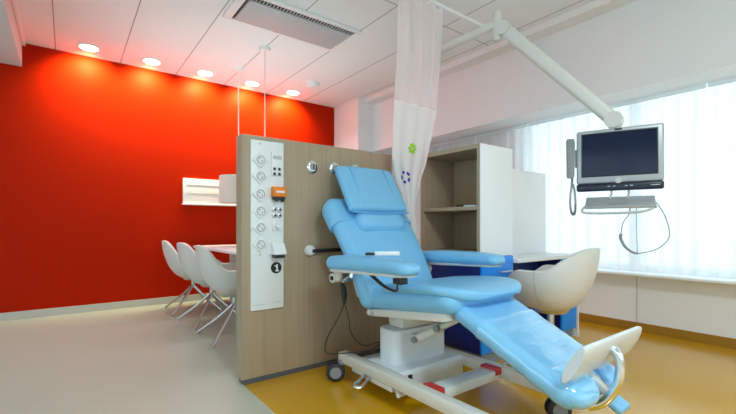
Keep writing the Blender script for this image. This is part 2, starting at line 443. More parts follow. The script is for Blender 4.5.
def sstep(a, b, x):
    u = min(1, max(0, (x-a)/(b-a))); return u*u*(3-2*u)
def tub_chair(label, legs=True, R=.285, zb=.345, zarm=.560, ztop=.745, zseat=.46, backx=-.42):
    """local frame: back at -x, front at +x"""
    c = thing('tub_chair', label, 'chair')
    K, N = 56, 16
    def rim(phi):                                   # phi 0 = back
        x = -math.cos(phi)                          # -1 back .. +1 front
        z = ztop+(zarm-ztop)*sstep(-.985, backx, x)
        return z+(zseat-.005-z)*sstep(.45, .93, x)
    def plan(phi, s):
        c_, s_ = math.cos(phi), math.sin(phi); n = 2.35
        rr = (abs(c_)**n+abs(s_)**n)**(-1/n)
        return -c_*rr*R*s*1.0, s_*rr*R*s*.98
    bm = bmesh.new(); rings = []
    for i in range(N+1):                            # outer bowl
        u = i/N; ring = []
        for j in range(K):
            p = 2*PI*j/K; h = rim(p); q = u**.9
            rad = math.sin(min(1, .06+.94*q)*PI/2)**.75
            lean = 1+.05*max(0, math.cos(p))*u**2
            x, y = plan(p, rad)
            z = zb+(h-zb)*(1-math.cos(q*PI/2))**.92
            ring.append(bm.verts.new((x*lean, y, z)))
        rings.append(ring)
    for i in range(N+1):                            # inner bowl
        u = 1-i/N; ring = []
        for j in range(K):
            p = 2*PI*j/K; h = rim(p); q = u**.9
            rad = math.sin(min(1, .06+.94*q)*PI/2)**.75-.085
            lean = 1+.05*max(0, math.cos(p))*u**2
            x, y = plan(p, max(.03, rad))
            z = max(zb+.05, zb+.03+(h-zb-.03)*(1-math.cos(q*PI/2))**.92)+(.006 if i == 0 else 0)
            ring.append(bm.verts.new((x*lean, y, z)))
        rings.append(ring)
    skin(bm, rings, True)
    shell = obj('shell', bm, CREAM, c)
    for sg in (1, -1):                              # stitched side seams
        pts = []; bm = bmesh.new()
        for i in range(3, N+1):
            u = i/N; p = sg*PI*.5; h = rim(p); q = u**.9
            rad = math.sin(min(1, .06+.94*q)*PI/2)**.75
            x, y = plan(p, rad+.004); pts.append((x, y, zb+(h-zb)*(1-math.cos(q*PI/2))**.92))
        tube(bm, pts, .0022, n=20, k=5); obj('seam', bm, LGREY, shell)
    bm = bmesh.new(); M = Matrix.Translation((.01, 0, 0)) @ Matrix.Diagonal((1.06, 1, 1, 1))
    M = M @ Matrix.Diagonal((R/.285*.96, R/.285*.96, 1, 1)); lathe(bm, [(0, zseat-.05), (.145, zseat-.05), (.175, zseat-.032), (.190, zseat-.012), (.17, zseat), (0, zseat+.004)], M, 36)
    obj('seat_cushion', bm, CREAM, c)
    bm = bmesh.new(); cyl(bm, (0, 0, .24), (0, 0, zb+.03), .021, 16); lathe(bm, [(0, zb-.012), (.09, zb-.012), (.11, zb+.02), (0, zb+.02)])
    obj('column', bm, STEEL, c)
    for a in range(4):
        p = PI/4+a*PI/2; bm = bmesh.new()
        tube(bm, [(.012*math.cos(p), .012*math.sin(p), .262), (.15*math.cos(p), .15*math.sin(p), .145), (.335*math.cos(p), .335*math.sin(p), .014)], lambda u: .013-.003*u, n=10, k=8)
        lathe(bm, [(0, 0), (.012, 0), (.012, .012), (0, .012)], Matrix.Translation((.33*math.cos(p), .33*math.sin(p), 0)), 10)
        obj('leg', bm, STEEL, c)
    return c
c1 = tub_chair('white tub armchair on a four-legged swivel base, closest to the red wall')
c1.location = (1.085, 4.56, 0); c1.rotation_euler = (0, 0, math.radians(-3)); c1['group'] = 'tub chairs along the white table'
dup(c1, 'white tub armchair in the middle of the row of three', 'tub chairs along the white table', (1.10, 3.92, 0), math.radians(4))
dup(c1, 'white tub armchair half behind the edge of the wooden partition', 'tub chairs along the white table', (1.10, 3.27, 0), math.radians(-2))
c4 = tub_chair('cream tub armchair with low rounded back standing at the blue desk', R=.25, zb=.385, zarm=.635, ztop=.768, zseat=.55, backx=-.1)
c4.location = (2.38, 1.29, 0); c4.rotation_euler = (0, 0, math.radians(98))

# ------------------------------------------------------------------ partition
PY = 2.22
p = thing('partition', 'light oak laminate partition standing free behind the blue recliner', 'partition', (1.34, PY+.047, 0))
bm = bmesh.new(); box(bm, .793, 1.89, PY, PY+.095, .03, 1.42, bev=.003); obj('panel', bm, WOOD, p)
obj('end_edge', B(.786, .793, PY+.003, PY+.092, .03, 1.418), WOODE, p)
obj('plinth', B(.80, 1.885, PY+.006, PY+.09, 0, .03), PLINTH, p)

sp = thing('service_panel', 'tall white service panel with sockets fixed to the wooden partition', 'service panel', (.932, PY, .4165))
obj('cover_plate', B(.832, 1.032, PY-.018, PY, .4165, 1.392, bev=.004), PLASTW, sp)
F = PY-.018
for z in (1.278, 1.185, 1.083, .985, .892, .795):
    M = Matrix.Translation((.884, F-.007, z)) @ Matrix.Rotation(PI/4, 4, 'Y')
    s = obj('socket', box(bmesh.new(), -.034, .034, -.008, .007, -.034, .034, bev=.005, M=M), PLASTW, sp)
    M2 = Matrix.Translation((.884, F-.0155, z)) @ Matrix.Rotation(PI/2, 4, 'X')
    obj('socket_well', lathe(bmesh.new(), [(0, -.002), (.019, -.002), (.019, .003), (.024, .004), (.0255, .0), (.0255, -.003), (0, -.003)], M2, 24), LGREY, s)
    for dx, dz in ((-.007, .007), (.007, -.007)): obj('pin_hole', cyl(bmesh.new(), (.884+dx, F-.0185, z+dz), (.884+dx, F-.0130, z+dz), .0030, 8), BLACK, s)
s = obj('data_plate', B(.950, 1.020, F-.012, F, 1.196, 1.332, bev=.004), PLASTW, sp)
for x in (.968, .998):
    for z in (1.233, 1.204): obj('data_port', B(x-.007, x+.007, F-.0150, F-.011, z-.008, z+.008), BLACK, s)
obj('name_strip', B(.958, 1.012, F-.0135, F-.011, 1.290, 1.310), LGREY, s)
s = obj('breaker', B(.950, 1.030, F-.045, F, 1.070, 1.128, bev=.005), ORANGE, sp)
obj('marking_strip', B(.965, 1.016, F-.0475, F-.044, 1.092, 1.104), PAPER, s)
bm = bmesh.new(); box(bm, .955, 1.026, F-.036, F, 1.053, 1.072, bev=.003)
for x in (.968, 1.008): box(bm, x, x+.012, F-.04, F-.01, 1.042, 1.058, bev=.002)
obj('switch_lever', bm, BLACK, s)
for x in (.972, 1.003):
    for z in (.997, .962):
        M2 = Matrix.Translation((x, F-.001, z)) @ Matrix.Rotation(PI/2, 4, 'X')
        j = obj('jack', lathe(bmesh.new(), [(0, 0), (.0125, 0), (.0125, .008), (.008, .010), (0, .010)], M2, 18), STEEL, sp)
        obj('jack_hole', lathe(bmesh.new(), [(0, .009), (.0065, .009), (.0065, .0115), (0, .0115)], M2, 12), BLACK, j)
bm = bmesh.new(); box(bm, .956, 1.014, F-.010, F, .872, .930, bev=.004); obj('rotary_plate', bm, PLASTW, sp)
bm = bmesh.new(); cyl(bm, (.985, F-.035, .905), (.985, F-.008, .905), .017, 20); obj('knob', bm, PLASTW, sp)
bm = bmesh.new(); poly_prism(bm, [(F, .805), (F-.022, .80), (F-.055, .745), (F-.055, .735), (F, .735)], 'x', .948, 1.024)
s = obj('outlet_hood', bm, PLASTW, sp, smooth=False)
obj('plug', B(.953, 1.019, F-.048, F-.004, .715, .735, bev=.004), BLACK, s)
M2 = Matrix.Translation((.983, F-.0005, .655)) @ Matrix.Rotation(PI/2, 4, 'X')
s = obj('number_badge', lathe(bmesh.new(), [(0, 0), (.033, 0), (.033, .003), (0, .003)], M2, 36), BLACK, sp)
bm = bmesh.new(); poly_prism(bm, [(x*.021+.983, z*.021+.655) for x, z in ((-.28, -1), (.72, -1), (.72, -.66), (.42, -.66), (.42, 1), (.05, 1), (-.05, .78), (-.55, .62), (-.55, .32), (-.05, .38), (-.05, -.66), (-.28, -.66))], 'y', F-.0055, F-.003)
obj('numeral', bm, PAPER, s, smooth=False)['label'] = 'white digit 1'
obj('print_line', B(.840, .915, F-.0008, F+.0002, .448, .4505), LGREY, sp)
obj('print_line', B(.965, 1.012, F-.0008, F+.0002, .452, .4545), LGREY, sp)
for z in (1.372, .735): obj('screw', cyl(bmesh.new(), (.884, F-.002, z), (.884, F, z), .006, 12), LGREY, sp)

def gas_outlet(x, z, label, knobc=BLACK):
    g = thing('gas_outlet', label, 'gas outlet', (x, PY, z), group='round wall outlets on the partition')
    M2 = Matrix.Translation((x, PY, z)) @ Matrix.Rotation(PI/2, 4, 'X')
    obj('rosette', lathe(bmesh.new(), [(0, 0), (.040, 0), (.040, .008), (.034, .014), (.024, .016), (0, .016)], M2, 32), CHROME, g)
    bm = bmesh.new(); box(bm, x-.017, x+.017, PY-.040, PY-.014, z-.020, z+.018, bev=.004); obj('valve_body', bm, LGREY, g)
    for dx in (-.014, .004): obj('slide', B(x+dx, x+dx+.009, PY-.044, PY-.038, z-.018, z+.012, bev=.002), knobc, g)
gas_outlet(1.232, 1.271, 'round chrome wall outlet on bare oak between white panel and recliner')
gas_outlet(1.395, 1.277, 'round chrome wall outlet half behind the blue head cushion', GREYP)
gas_outlet(1.560, 1.279, 'round wall outlet just showing above the blue head cushion', GREYP)
r = thing('wall_rail', 'short black rail with round white end cap on the oak partition', 'rail', (1.4, PY, .745))
bm = bmesh.new(); lathe(bm, [(0, 0), (.033, 0), (.033, .018), (.026, .030), (0, .032)], Matrix.Translation((1.211, PY, .748)) @ Matrix.Rotation(PI/2, 4, 'X'), 28); obj('end_cap', bm, PLASTW, r)
obj('bar', B(1.215, 1.75, PY-.032, PY-.018, .733, .757, bev=.004), BLACK, r)
bm = bmesh.new(); cyl(bm, (1.72, PY-.02, .745), (1.72, PY, .745), .02); obj('stand_off', bm, PLASTW, r)

# ------------------------------------------------------------------ bookcase, blue cabinet, desk
X0, X1, Y0, Y1 = 2.11, 2.46, 1.61, 2.15
bk = thing('bookcase', 'open oak bookcase with white outer side on top of the blue cabinet', 'bookcase', ((X0+X1)/2, (Y0+Y1)/2, .70))
obj('side_panel', B(X0+.002, X1, Y0+.003, Y0+.028, .70, 1.43), WOOD, bk)
obj('side_panel', B(X0+.002, X1, Y1-.028, Y1, .70, 1.43), WOOD, bk)
obj('white_side', B(X0, X1, Y0-.004, Y0+.003, .70, 1.43), LAM, bk)
obj('top', B(X0, X1, Y0+.003, Y1, 1.402, 1.432), WOOD, bk)
obj('bottom', B(X0+.002, X1, Y0+.028, Y1-.028, .70, .728), WOOD, bk)
obj('shelf', B(X0+.004, X1-.012, Y0+.028, Y1-.028, 1.005, 1.03), WOOD, bk)
obj('back_panel', B(X1-.012, X1-.002, Y0+.028, Y1-.028, .728, 1.402), WOOD, bk)
for i, (dz, c, dx, a) in enumerate(((0, PAPER, .0, 5), (.006, PAPERB, .01, -9))):
    z0 = 1.03+dz
    M = Matrix.Translation((2.205+dx, 1.715, 0)) @ Matrix.Rotation(math.radians(a), 4, 'Z')
    o = obj('magazine', box(bmesh.new(), -.07, .07, -.055, .055, z0, z0+.0055, M=M), c)
    tag(o, ['white leaflet lying lowest on the bookcase shelf', 'pale blue leaflet lying on top of a white one on the bookcase shelf'][i], 'leaflet', 'leaflets on the shelf')
bm = bmesh.new(); box(bm, 2.135, 2.165, 1.782, 1.83, 1.03, 1.046, bev=.005); tag(obj('stapler', bm, BLACK), 'small dark object beside the leaflets on the bookcase shelf', 'stapler')

cb = thing('base_cabinet', 'blue base cabinet under the oak bookcase, navy front and bright blue side', 'cabinet', ((X0+X1)/2, (Y0+Y1)/2, 0))
obj('body', B(X0+.012, X1-.002, Y0+.004, Y1, .07, .70), NAVY, cb)
for z0, z1 in ((.075, .385), (.39, .695)):
    dd = obj('door', B(X0, X0+.012, Y0+.006, Y1-.002, z0, z1, bev=.002), NAVY, cb)
for z0, z1 in ((.075, .28), (.285, .49), (.495, .697)):
    d = obj('drawer', B(X0+.003, X1-.004, Y0-.012, Y0+.004, z0, z1, bev=.002), BLUE, cb)
    bm = bmesh.new(); tube(bm, [(X0+.185, Y0-.012, z1-.10), (X0+.19, Y0-.036, z1-.10), (X0+.30, Y0-.036, z1-.10), (X0+.305, Y0-.012, z1-.10)], .005, n=4, k=8, smooth=False)
    obj('handle', bm, STEEL, d)
obj('plinth', B(X0+.02, X1-.01, Y0+.005, Y1, 0, .07), GREYPL, cb)

dk = thing('desk', 'white topped desk with navy and blue fronts beside the bookcase', 'desk', (2.9, 1.8, 0))
obj('desk_top', B(2.462, 3.34, 1.565, 2.16, .645, .672, bev=.003), LAM, dk)
obj('end_panel', B(3.315, 3.338, 1.57, 2.15, 0, .645), LAM, dk)
obj('modesty_panel', B(2.464, 3.09, 1.78, 1.80, .05, .645), NAVY, dk)
pd = obj('drawer_pedestal', B(3.09, 3.313, 1.60, 2.12, .07, .643), NAVY, dk)
for z0, z1 in ((.075, .26), (.265, .45), (.455, .640)): obj('drawer', B(3.092, 3.311, 1.582, 1.60, z0, z1, bev=.002), BLUE, pd)
obj('plinth', B(3.10, 3.31, 1.61, 2.12, 0, .07), GREYPL, dk)
sc = obj('desk_screen', B(2.464, 3.335, 1.85, 1.875, .672, 1.355, bev=.003), LAM)
tag(sc, 'plain white screen panel standing on the desk beside the bookcase', 'screen panel')

# ------------------------------------------------------------------ privacy curtain and its rail
pc = thing('privacy_curtain', 'white privacy curtain with net top hanging between partition and bookcase', 'curtain', (1.92, 2.06, .12))
KZ = [(0.12, 1.858, 2.004), (0.625, 1.885, 2.004), (0.808, 1.899, 2.0), (1.019, 1.881, 1.972), (1.101, 1.858, 1.986), (1.22, 1.798, 2.027), (1.376, 1.762, 2.091), (1.577, 1.771, 2.146), (1.76, 1.785, 2.192), (2.09, 1.812, 2.224), (2.474, 1.817, 2.247)]
def edge(z):
    for (a, l0, r0), (b, l1, r1) in zip(KZ, KZ[1:]):
        if z <= b:
            f = sstep(a, b, z)*.4+(z-a)/(b-a)*.6; return l0+(l1-l0)*f, r0+(r1-r0)*f
    return KZ[-1][1:]
def pc_y(u, z):
    k = sstep(1.5, 2.2, z); return 2.062+(.25+.75*k)*.022*math.sin(u*2*PI*(3.2)+.8+.5*z)+k*.008*math.sin(u*2*PI*8+z*2)
def pc_sheet(z0, z1, n):
    bm = bmesh.new(); rows = []; NX = 90
    for i in range(n+1):
        z = z0+(z1-z0)*i/n; l, r = edge(z)
        rows.append([bm.verts.new((l+(r-l)*j/NX, pc_y(j/NX, z), z)) for j in range(NX+1)])
    for a, b in zip(rows, rows[1:]):
        for j in range(NX): bm.faces.new((a[j], a[j+1], b[j+1], b[j]))
    return bm
obj('drape', pc_sheet(.12, 1.76, 50), DRAPE, pc)
obj('net_header', pc_sheet(1.76, 2.525, 20), NET, pc)
def print_on(name, polys, m, cu, cz, s, label):
    """flat print following the cloth, a hair in front of it"""
    bm = bmesh.new()
    for poly in polys:
        vs = []
        for a, b in poly:
            z = cz+b*s; l, r = edge(z); x = l+(r-l)*cu+a*s; u = (x-l)/(r-l)
            vs.append(bm.verts.new((x, pc_y(u, z)-.003, z)))
        bm.faces.new(vs)
    o = obj(name, bm, m, pc, smooth=False); o['label'] = label
def ring_poly(r0, r1, a0, a1, n=8):
    return [(r1*math.cos(a0+(a1-a0)*i/n), r1*math.sin(a0+(a1-a0)*i/n)) for i in range(n+1)]+[(r0*math.cos(a1-(a1-a0)*i/n), r0*math.sin(a1-(a1-a0)*i/n)) for i in range(n+1)]
flower = []
NP = 96
for k in range(NP):
    a0, a1 = 2*PI*k/NP, 2*PI*(k+1)/NP
    R_ = lambda a: .87+.13*math.cos(8*a)
    flower.append([(.26*math.cos(a0), .26*math.sin(a0)), (R_(a0)*math.cos(a0), R_(a0)*math.sin(a0)), (R_(a1)*math.cos(a1), R_(a1)*math.sin(a1)), (.26*math.cos(a1), .26*math.sin(a1))])
print_on('flower_print', flower, LIME, .52, 1.445, .044, 'lime green flower with a white centre')
dash = []
for k in range(5):
    for q in range(4):
        a0 = 2*PI*k/5+.35+q*.2; dash.append(ring_poly(.58, 1, a0, a0+.2, 2))
print_on('ring_print', dash, PURP, .34, 1.239, .043, 'violet ring of dashes')
tr = thing('curtain_track', 'white curtain track hung below the ceiling from privacy curtain to bulkhead', 'curtain track', (2.6, 2.06, 2.53))
obj('track_profile', B(1.78, 3.475, 2.047, 2.077, 2.53, 2.552, bev=.003), WHITE, tr)
for x in (1.9, 3.2): obj('ceiling_hanger', cyl(bmesh.new(), (x, 2.062, 2.552), (x, 2.062, H), .008, 10), WHITE, tr)

# ------------------------------------------------------------------ monitor arm, monitor, telephone
ma = thing('monitor_boom', 'white jointed ceiling arm carrying the monitor', 'monitor mount', (2.29, 2.40, H))
bm = bmesh.new(); cyl(bm, (2.29, 2.40, 2.2), (2.29, 2.40, H), .03, 20); lathe(bm, [(0, H-.02), (.075, H-.02), (.08, H), (0, H)], Matrix.Translation((2.29, 2.40, 0))); obj('ceiling_post', bm, FRAME, ma)
def bar(bm, p, q, w0, h0, w1, h1, r=.4):
    p, q = Vector(p), Vector(q); s, u = frame_of(q-p); rings = []
    for f in (0, .04, .96, 1):
        k = .72 if f in (0, 1) else 1; c = p.lerp(q, f); w = (w0+(w1-w0)*f)*k; h = (h0+(h1-h0)*f)*k
        rings.append([bm.verts.new(c+s*a+u*b) for a, b in rrect(w, h, min(w, h)*r, 4, 2)])
    skin(bm, rings, True); return bm
obj('horizontal_arm', bar(bmesh.new(), (2.29, 2.43, 2.25), (2.297, 1.60, 2.25), .05, .062, .05, .055), FRAME, ma)
bm = bmesh.new(); cyl(bm, (2.297, 1.615, 2.135), (2.297, 1.615, 2.325), .028, 22); obj('joint_post', bm, FRAME, ma)
E0, E1 = Vector((2.315, 1.575, 2.205)), Vector((2.485, .974, 1.50))
obj('spring_arm', bar(bmesh.new(), E0, E1, .062, .085, .062, .075), FRAME, ma)
for c, rr in ((E0, .046), (E1, .046)):
    ax = Vector((.97, .24, 0)); obj('elbow', cyl(bmesh.new(), c-ax*.038, c+ax*.038, rr, 24), FRAME, ma)
MC = Vector((2.413, .925, 1.267)); MA = math.radians(-69.2)
MM = Matrix.Translation(MC) @ Matrix.Rotation(MA, 4, 'Z')
bm = bmesh.new(); q = MM @ Vector((0.0, .085, .0)); cyl(bm, (E1.x, E1.y, 1.30), (E1.x, E1.y, 1.50), .026, 18); bar(bm, (E1.x, E1.y, 1.30), MM @ Vector((-.01, .056, .03)), .05, .06, .06, .08)
obj('wrist_joint', bm, FRAME, ma)
mo = thing('monitor', 'grey framed flat monitor with dark screen hanging in front of the window', 'monitor', MC, MA)
def L(*a, **k): return box(bmesh.new(), *a, M=MM, **k)
bm = bmesh.new(); box(bm, -.203, .203, -.010, .028, -.13, .172, bev=.012, M=MM, seg=3); box(bm, -.13, .13, .026, .05, -.09, .12, bev=.012, M=MM); obj('casing', bm, SILVER, mo)
obj('screen_surround', L(-.178, .178, -.0125, -.005, -.093, .152, bev=.001), BLACK, mo)
obj('screen', L(-.172, .172, -.0138, -.006, -.087, .146), SCREEN, mo)
s = obj('control_bar', L(-.203, .203, -.016, .028, -.172, -.131, bev=.01, seg=3), mat('dark_navy_plastic', (.008, .01, .03), .3), mo)
bm = bmesh.new()
bm.free()
for x in (-.05, -.025, .03, .055): obj('button_mark', L(x, x+.012, -.0172, -.015, -.150, -.146), LGREY, s)
obj('maker_mark', L(.145, .185, -.0172, -.015, -.152, -.148), LGREY, s)
M2 = MM @ Matrix.Translation((0, -.0115, -.118)) @ Matrix.Rotation(PI/2, 4, 'X')
obj('power_button', lathe(bmesh.new(), [(0, -.001), (.016, -.001), (.016, .002), (0, .003)], M2, 20), LGREY, mo)
obj('camera_eye', L(-.018, .018, -.0125, -.008, .157, .167, bev=.003), BLACK, mo)
# handset cradle and keyboard shelf belong to the monitor
obj('handset_cradle', L(-.212, -.198, .0, .03, -.03, .07, bev=.004), GREYP, mo)
bm = bmesh.new()
for x in (-.035, .045): tube(bm, [MM @ Vector(v) for v in ((x, .01, -.165), (x+.004, .005, -.19), (x-.008, -.01, -.215))], .0055, n=8, k=8)
obj('shelf_bracket', bm, LGREY, mo)
Msh = MM @ Matrix.Translation((.01, -.03, -.236)) @ Matrix.Rotation(math.radians(26), 4, 'X')
ks = obj('keyboard_shelf', box(bmesh.new(), -.165, .155, -.075, .06, -.008, .008, bev=.005, M=Msh), SILVER, mo)
obj('shelf_slot', box(bmesh.new(), -.06, .03, -.05, -.043, .0075, .0095, M=Msh), GREYP, ks)
bm = bmesh.new(); tube(bm, [Msh @ Vector(v) for v in ((-.165, -.05, -.0), (-.178, -.085, -.012), (-.15, -.098, -.02), (-.0, -.098, -.022), (.10, -.09, -.018), (.155, -.06, -.004))], .0065, n=30, k=8); obj('grab_rail', bm, LGREY, ks)
# telephone handset
ph = thing('telephone_handset', 'grey telephone handset hung beside the dark monitor', 'telephone', MM @ Vector((-.228, 0, .02)), MA)
bm = bmesh.new()
def handset(bm, M):
    rings = []
    for i in range(23):
        u = i/22; z = -.112+.224*u; e = .80 if i in (0, 22) else (.95 if i in (1, 21) else 1)
        dep = .026+.012*(abs(2*u-1)**3); yo = -.010*(abs(2*u-1)**3)
        rings.append([bm.verts.new(M @ Vector((x, y+yo, z))) for x, y in rrect((.040+.006*u)*e, dep*e, .010, 4, 2)])
    skin(bm, rings, True); return bm
MH = MM @ Matrix.Translation((-.2345, .0, .02))
obj('handset', handset(bm, MH), GREYP, ph)
pts = []
P0 = smooth_path([MM @ Vector(v) for v in ((-.226, 0, -.09), (-.229, 0, -.14), (-.237, .0, -.22), (-.231, .0, -.285), (-.217, .0, -.300), (-.209, .0, -.265), (-.211, .0, -.19), (-.222, .005, -.125))], 260)
for i, pnt in enumerate(P0):
    tg = (P0[min(i+1, 259)]-P0[max(i-1, 0)]).normalized(); s_, u_ = frame_of(tg, Vector((1, .3, 0)))
    pts.append(pnt+(s_*math.cos(i*.9)+u_*math.sin(i*.9))*.0048)
obj('coiled_cord', tube(bmesh.new(), pts, .0032, n=260, k=5, smooth=False), TUBEG, ph)
# hanging cable loop
cbm = thing('call_cable', 'thin grey cable looping down from the keyboard shelf under the monitor', 'cable', MM @ Vector((.1, -.05, -.4)), MA)
W = [(.165, -.06, -.245), (.195, -.06, -.30), (.218, -.06, -.38), (.212, -.06, -.44), (.16, -.06, -.49), (.085, -.06, -.512)]
obj('cable', tube(bmesh.new(), [MM @ Vector(v) for v in W], .0026, n=40, k=6), TUBEG, cbm)
W2 = [(.052, -.05, -.25), (.05, -.055, -.30), (.022, -.06, -.35), (.012, -.06, -.41)]
obj('cable', tube(bmesh.new(), [MM @ Vector(v) for v in W2], .0026, n=24, k=6), TUBEG, cbm)
obj('cable', tube(bmesh.new(), [MM @ Vector(v) for v in ((.082, -.05, -.25), (.081, -.06, -.35), (.085, -.06, -.512))], .0015, n=12, k=6), TUBEG, cbm)
W3 = [(.012, -.06, -.41), (.012, -.06, -.435), (.03, -.06, -.475), (.06, -.06, -.503), (.088, -.06, -.512)]
obj('call_grip', tube(bmesh.new(), [MM @ Vector(v) for v in W3], lambda u: .0085-.003*u, n=24, k=10), GREYP, cbm)

# ------------------------------------------------------------------ treatment recliner
XC = 1.55
ch = thing('treatment_chair', 'large sky blue reclining treatment chair on a wheeled white base', 'treatment chair', (XC, 1.4, 0))
# base
for x in (1.30, 1.83):
    bm = bmesh.new(); box(bm, x-.03, x+.03, .88, 1.98, .105, .165, bev=.010)
    obj('base_rail', bm, FRAME, ch)
bm = bmesh.new(); box(bm, 1.33, 1.80, 1.245, 1.335, .105, .155, bev=.008); cbar = obj('cross_bar', bm, COVER, ch)
for x0 in (1.325, 1.755): obj('brake_cap', B(x0, x0+.05, 1.24, 1.34, .13, .166, bev=.006), REDP, cbar)['label'] = 'red cap'
bm = bmesh.new(); poly_prism(bm, [(1.49, .055), (1.49, .150), (1.505, .165), (1.76, .165), (1.92, .12), (1.92, .055)], 'x', 1.33, 1.80); obj('base_cover', bm, COVER, ch, smooth=False)
bm = bmesh.new(); box(bm, 1.375, 1.40, 1.482, 1.492, .118, .148, bev=.003)
obj('cover_switch', bm, BLACK, ch)
bm = bmesh.new()
rings = []
for z, k in ((.16, 1.0), (.335, 1.0), (.342, .97)):
    rings.append([bm.verts.new((1.575+x*k, 1.665+y*k, z)) for x, y in rrect(.40, .17, .055, 6, 2)])
skin(bm, rings, True); obj('lift_column', bm, COVER, ch)
obj('column_neck', B(1.44, 1.70, 1.60, 1.73, .34, .428, bev=.02), FRAME, ch)
def caster(x, y, a):
    f = bmesh.new(); cyl(f, (x, y, .085), (x, y, .125), .018, 14); dx, dy = math.cos(a)*.03, math.sin(a)*.03
    ax = Vector((-math.sin(a), math.cos(a), 0)); c = Vector((x+dx, y+dy, .055))
    for sg in (1,): bar(f, (x, y, .098), c+Vector((0, 0, .015)), .034, .02, .02, .018)
    o = obj('caster', f, GREYP, ch)
    for sg in (-1, 1):
        w = bmesh.new(); q = Matrix.Translation(c+ax*sg*.018) @ ax.to_track_quat('Z', 'Y').to_matrix().to_4x4()
        lathe(w, [(0, -.011), (.04, -.011), (.052, -.008), (.055, 0), (.052, .008), (.04, .011), (0, .011)], q, 28); obj('wheel', w, BLACK, o)
        w = bmesh.new(); lathe(w, [(0, sg*.0105), (.033, sg*.0105), (.033, sg*.0135), (0, sg*.0145)], q, 24); obj('wheel_hub', w, GREYP, o)
for x, y, a in ((1.275, 1.955, 2.58), (1.86, 1.97, .3), (1.30, .90, 4.2), (1.84, .93, 2.4)): caster(x, y, a)
bm = bmesh.new()
tube(bm, [(1.30, 1.735, .115), (1.235, 1.70, .095), (1.185, 1.69, .08), (1.18, 1.665, .078), (1.20, 1.65, .08), (1.27, 1.675, .1)], .009, n=26, k=8); obj('brake_pedal', bm, CHROME, ch)
bm = bmesh.new(); box(bm, 1.275, 1.30, 1.50, 1.72, .08, .105, bev=.004); cyl(bm, (1.27, 1.45, .085), (1.36, 1.45, .085), .012); obj('brake_linkage', bm, FRAME, ch)
# seat frame
bm = bmesh.new()
for x in (1.345, 1.755): bar(bm, (x, 1.77, .424), (x, 1.19, .496), .04, .04, .04, .04, .2)
bar(bm, (1.33, 1.73, .424), (1.77, 1.73, .424), .05, .034, .05, .034, .2); bar(bm, (1.33, 1.23, .490), (1.77, 1.23, .490), .05, .034, .05, .034, .2); bar(bm, (1.36, 1.56, .437), (1.74, 1.56, .437), .2, .02, .2, .02, .2)
cyl(bm, (1.30, 1.72, .435), (1.80, 1.72, .435), .016, 14)
obj('seat_frame', bm, FRAME, ch)
bm = bmesh.new(); cyl(bm, (1.50, 1.55, .295), (1.50, 1.38, .392), .024, 16); cyl(bm, (1.50, 1.38, .392), (1.50, 1.235, .475), .016, 12); box(bm, 1.475, 1.525, 1.53, 1.585, .27, .32, bev=.005); obj('legrest_actuator', bm, FRAME, ch)
for y, z in ((1.545, .297), (1.385, .388)): obj('pivot_bolt', cyl(bmesh.new(), (1.462, y, z), (1.478, y, z), .018, 14), GREYP, ch)
# upholstery
obj('seat_base_cushion', pad(bmesh.new(), [(1.80, .503), (1.45, .536), (1.135, .576)], .50, .11, XC, r=.05, e0=.05, e1=.06, p0=.05, p1=.07, crown=.012), SKY_V, ch)
obj('seat_pad', pad(bmesh.new(), [(1.62, .575), (1.38, .604), (1.20, .613), (1.06, .600)], .555, lambda u: .05-.008*u, XC+.01, r=.024, e0=.06, e1=.07, p0=.05, p1=.20, crown=.012), SKY_V, ch)
bkp = [(1.715, .455), (1.82, .655), (1.965, .86), (2.09, 1.0), (2.135, 1.05)]
br = obj('backrest', pad(bmesh.new(), bkp, (lambda u: .545+.065*u), .10, XC-.008, r=.048, e0=.05, e1=.06, p0=.05, p1=.10, crown=.012, up=-1 if False else 1), SKY_V, ch)
obj('backrest_cover', pad(bmesh.new(), [(1.99, .889), (2.09, 1.0), (2.138, 1.056)], .626, .112, XC-.008, r=.053, e0=.006, e1=.07, p0=.004, p1=.105, crown=.012), SKY_V, br)
obj('backrest_shell', pad(bmesh.new(), [(1.82, .50), (1.895, .64), (2.03, .83), (2.13, .94)], .50, .03, XC, r=.014, e0=.01, e1=.01), FRAME, ch)
# head cushion with vertical quilting, neck roll
hd = obj('head_cushion', pad(bmesh.new(), [(1.935, .985), (2.03, 1.13), (2.125, 1.272)], .45, .058, XC+.005, r=.028, e0=.03, e1=.03, p0=.03, p1=.045, crown=.008), SKY_V, ch)
bm = bmesh.new()
for x in (1.42, 1.69): tube(bm, [(x, 1.915, 1.008), (x, 2.00, 1.147), (x, 2.088, 1.285)], .0022, n=10, k=5)
tube(bm, [(1.33, 1.918, .985), (1.55, 1.908, .976), (1.77, 1.918, .985)], .007, n=16, k=6)
obj('piping', bm, SEAM, hd)
bm = bmesh.new()
Mx = Matrix.Translation((1.37, 1.945, .912)) @ Matrix.Rotation(PI/2, 4, 'Y') @ Matrix.Diagonal((1.0, .86, 1, 1))
lathe(bm, [(0, 0), (.035, .002), (.060, .012), (.071, .03), (.073, .06), (.072, .18), (.073, .30), (.071, .33), (.060, .348), (.035, .358), (0, .36)], Mx, 32)
obj('neck_roll', bm, SKY_V, ch)
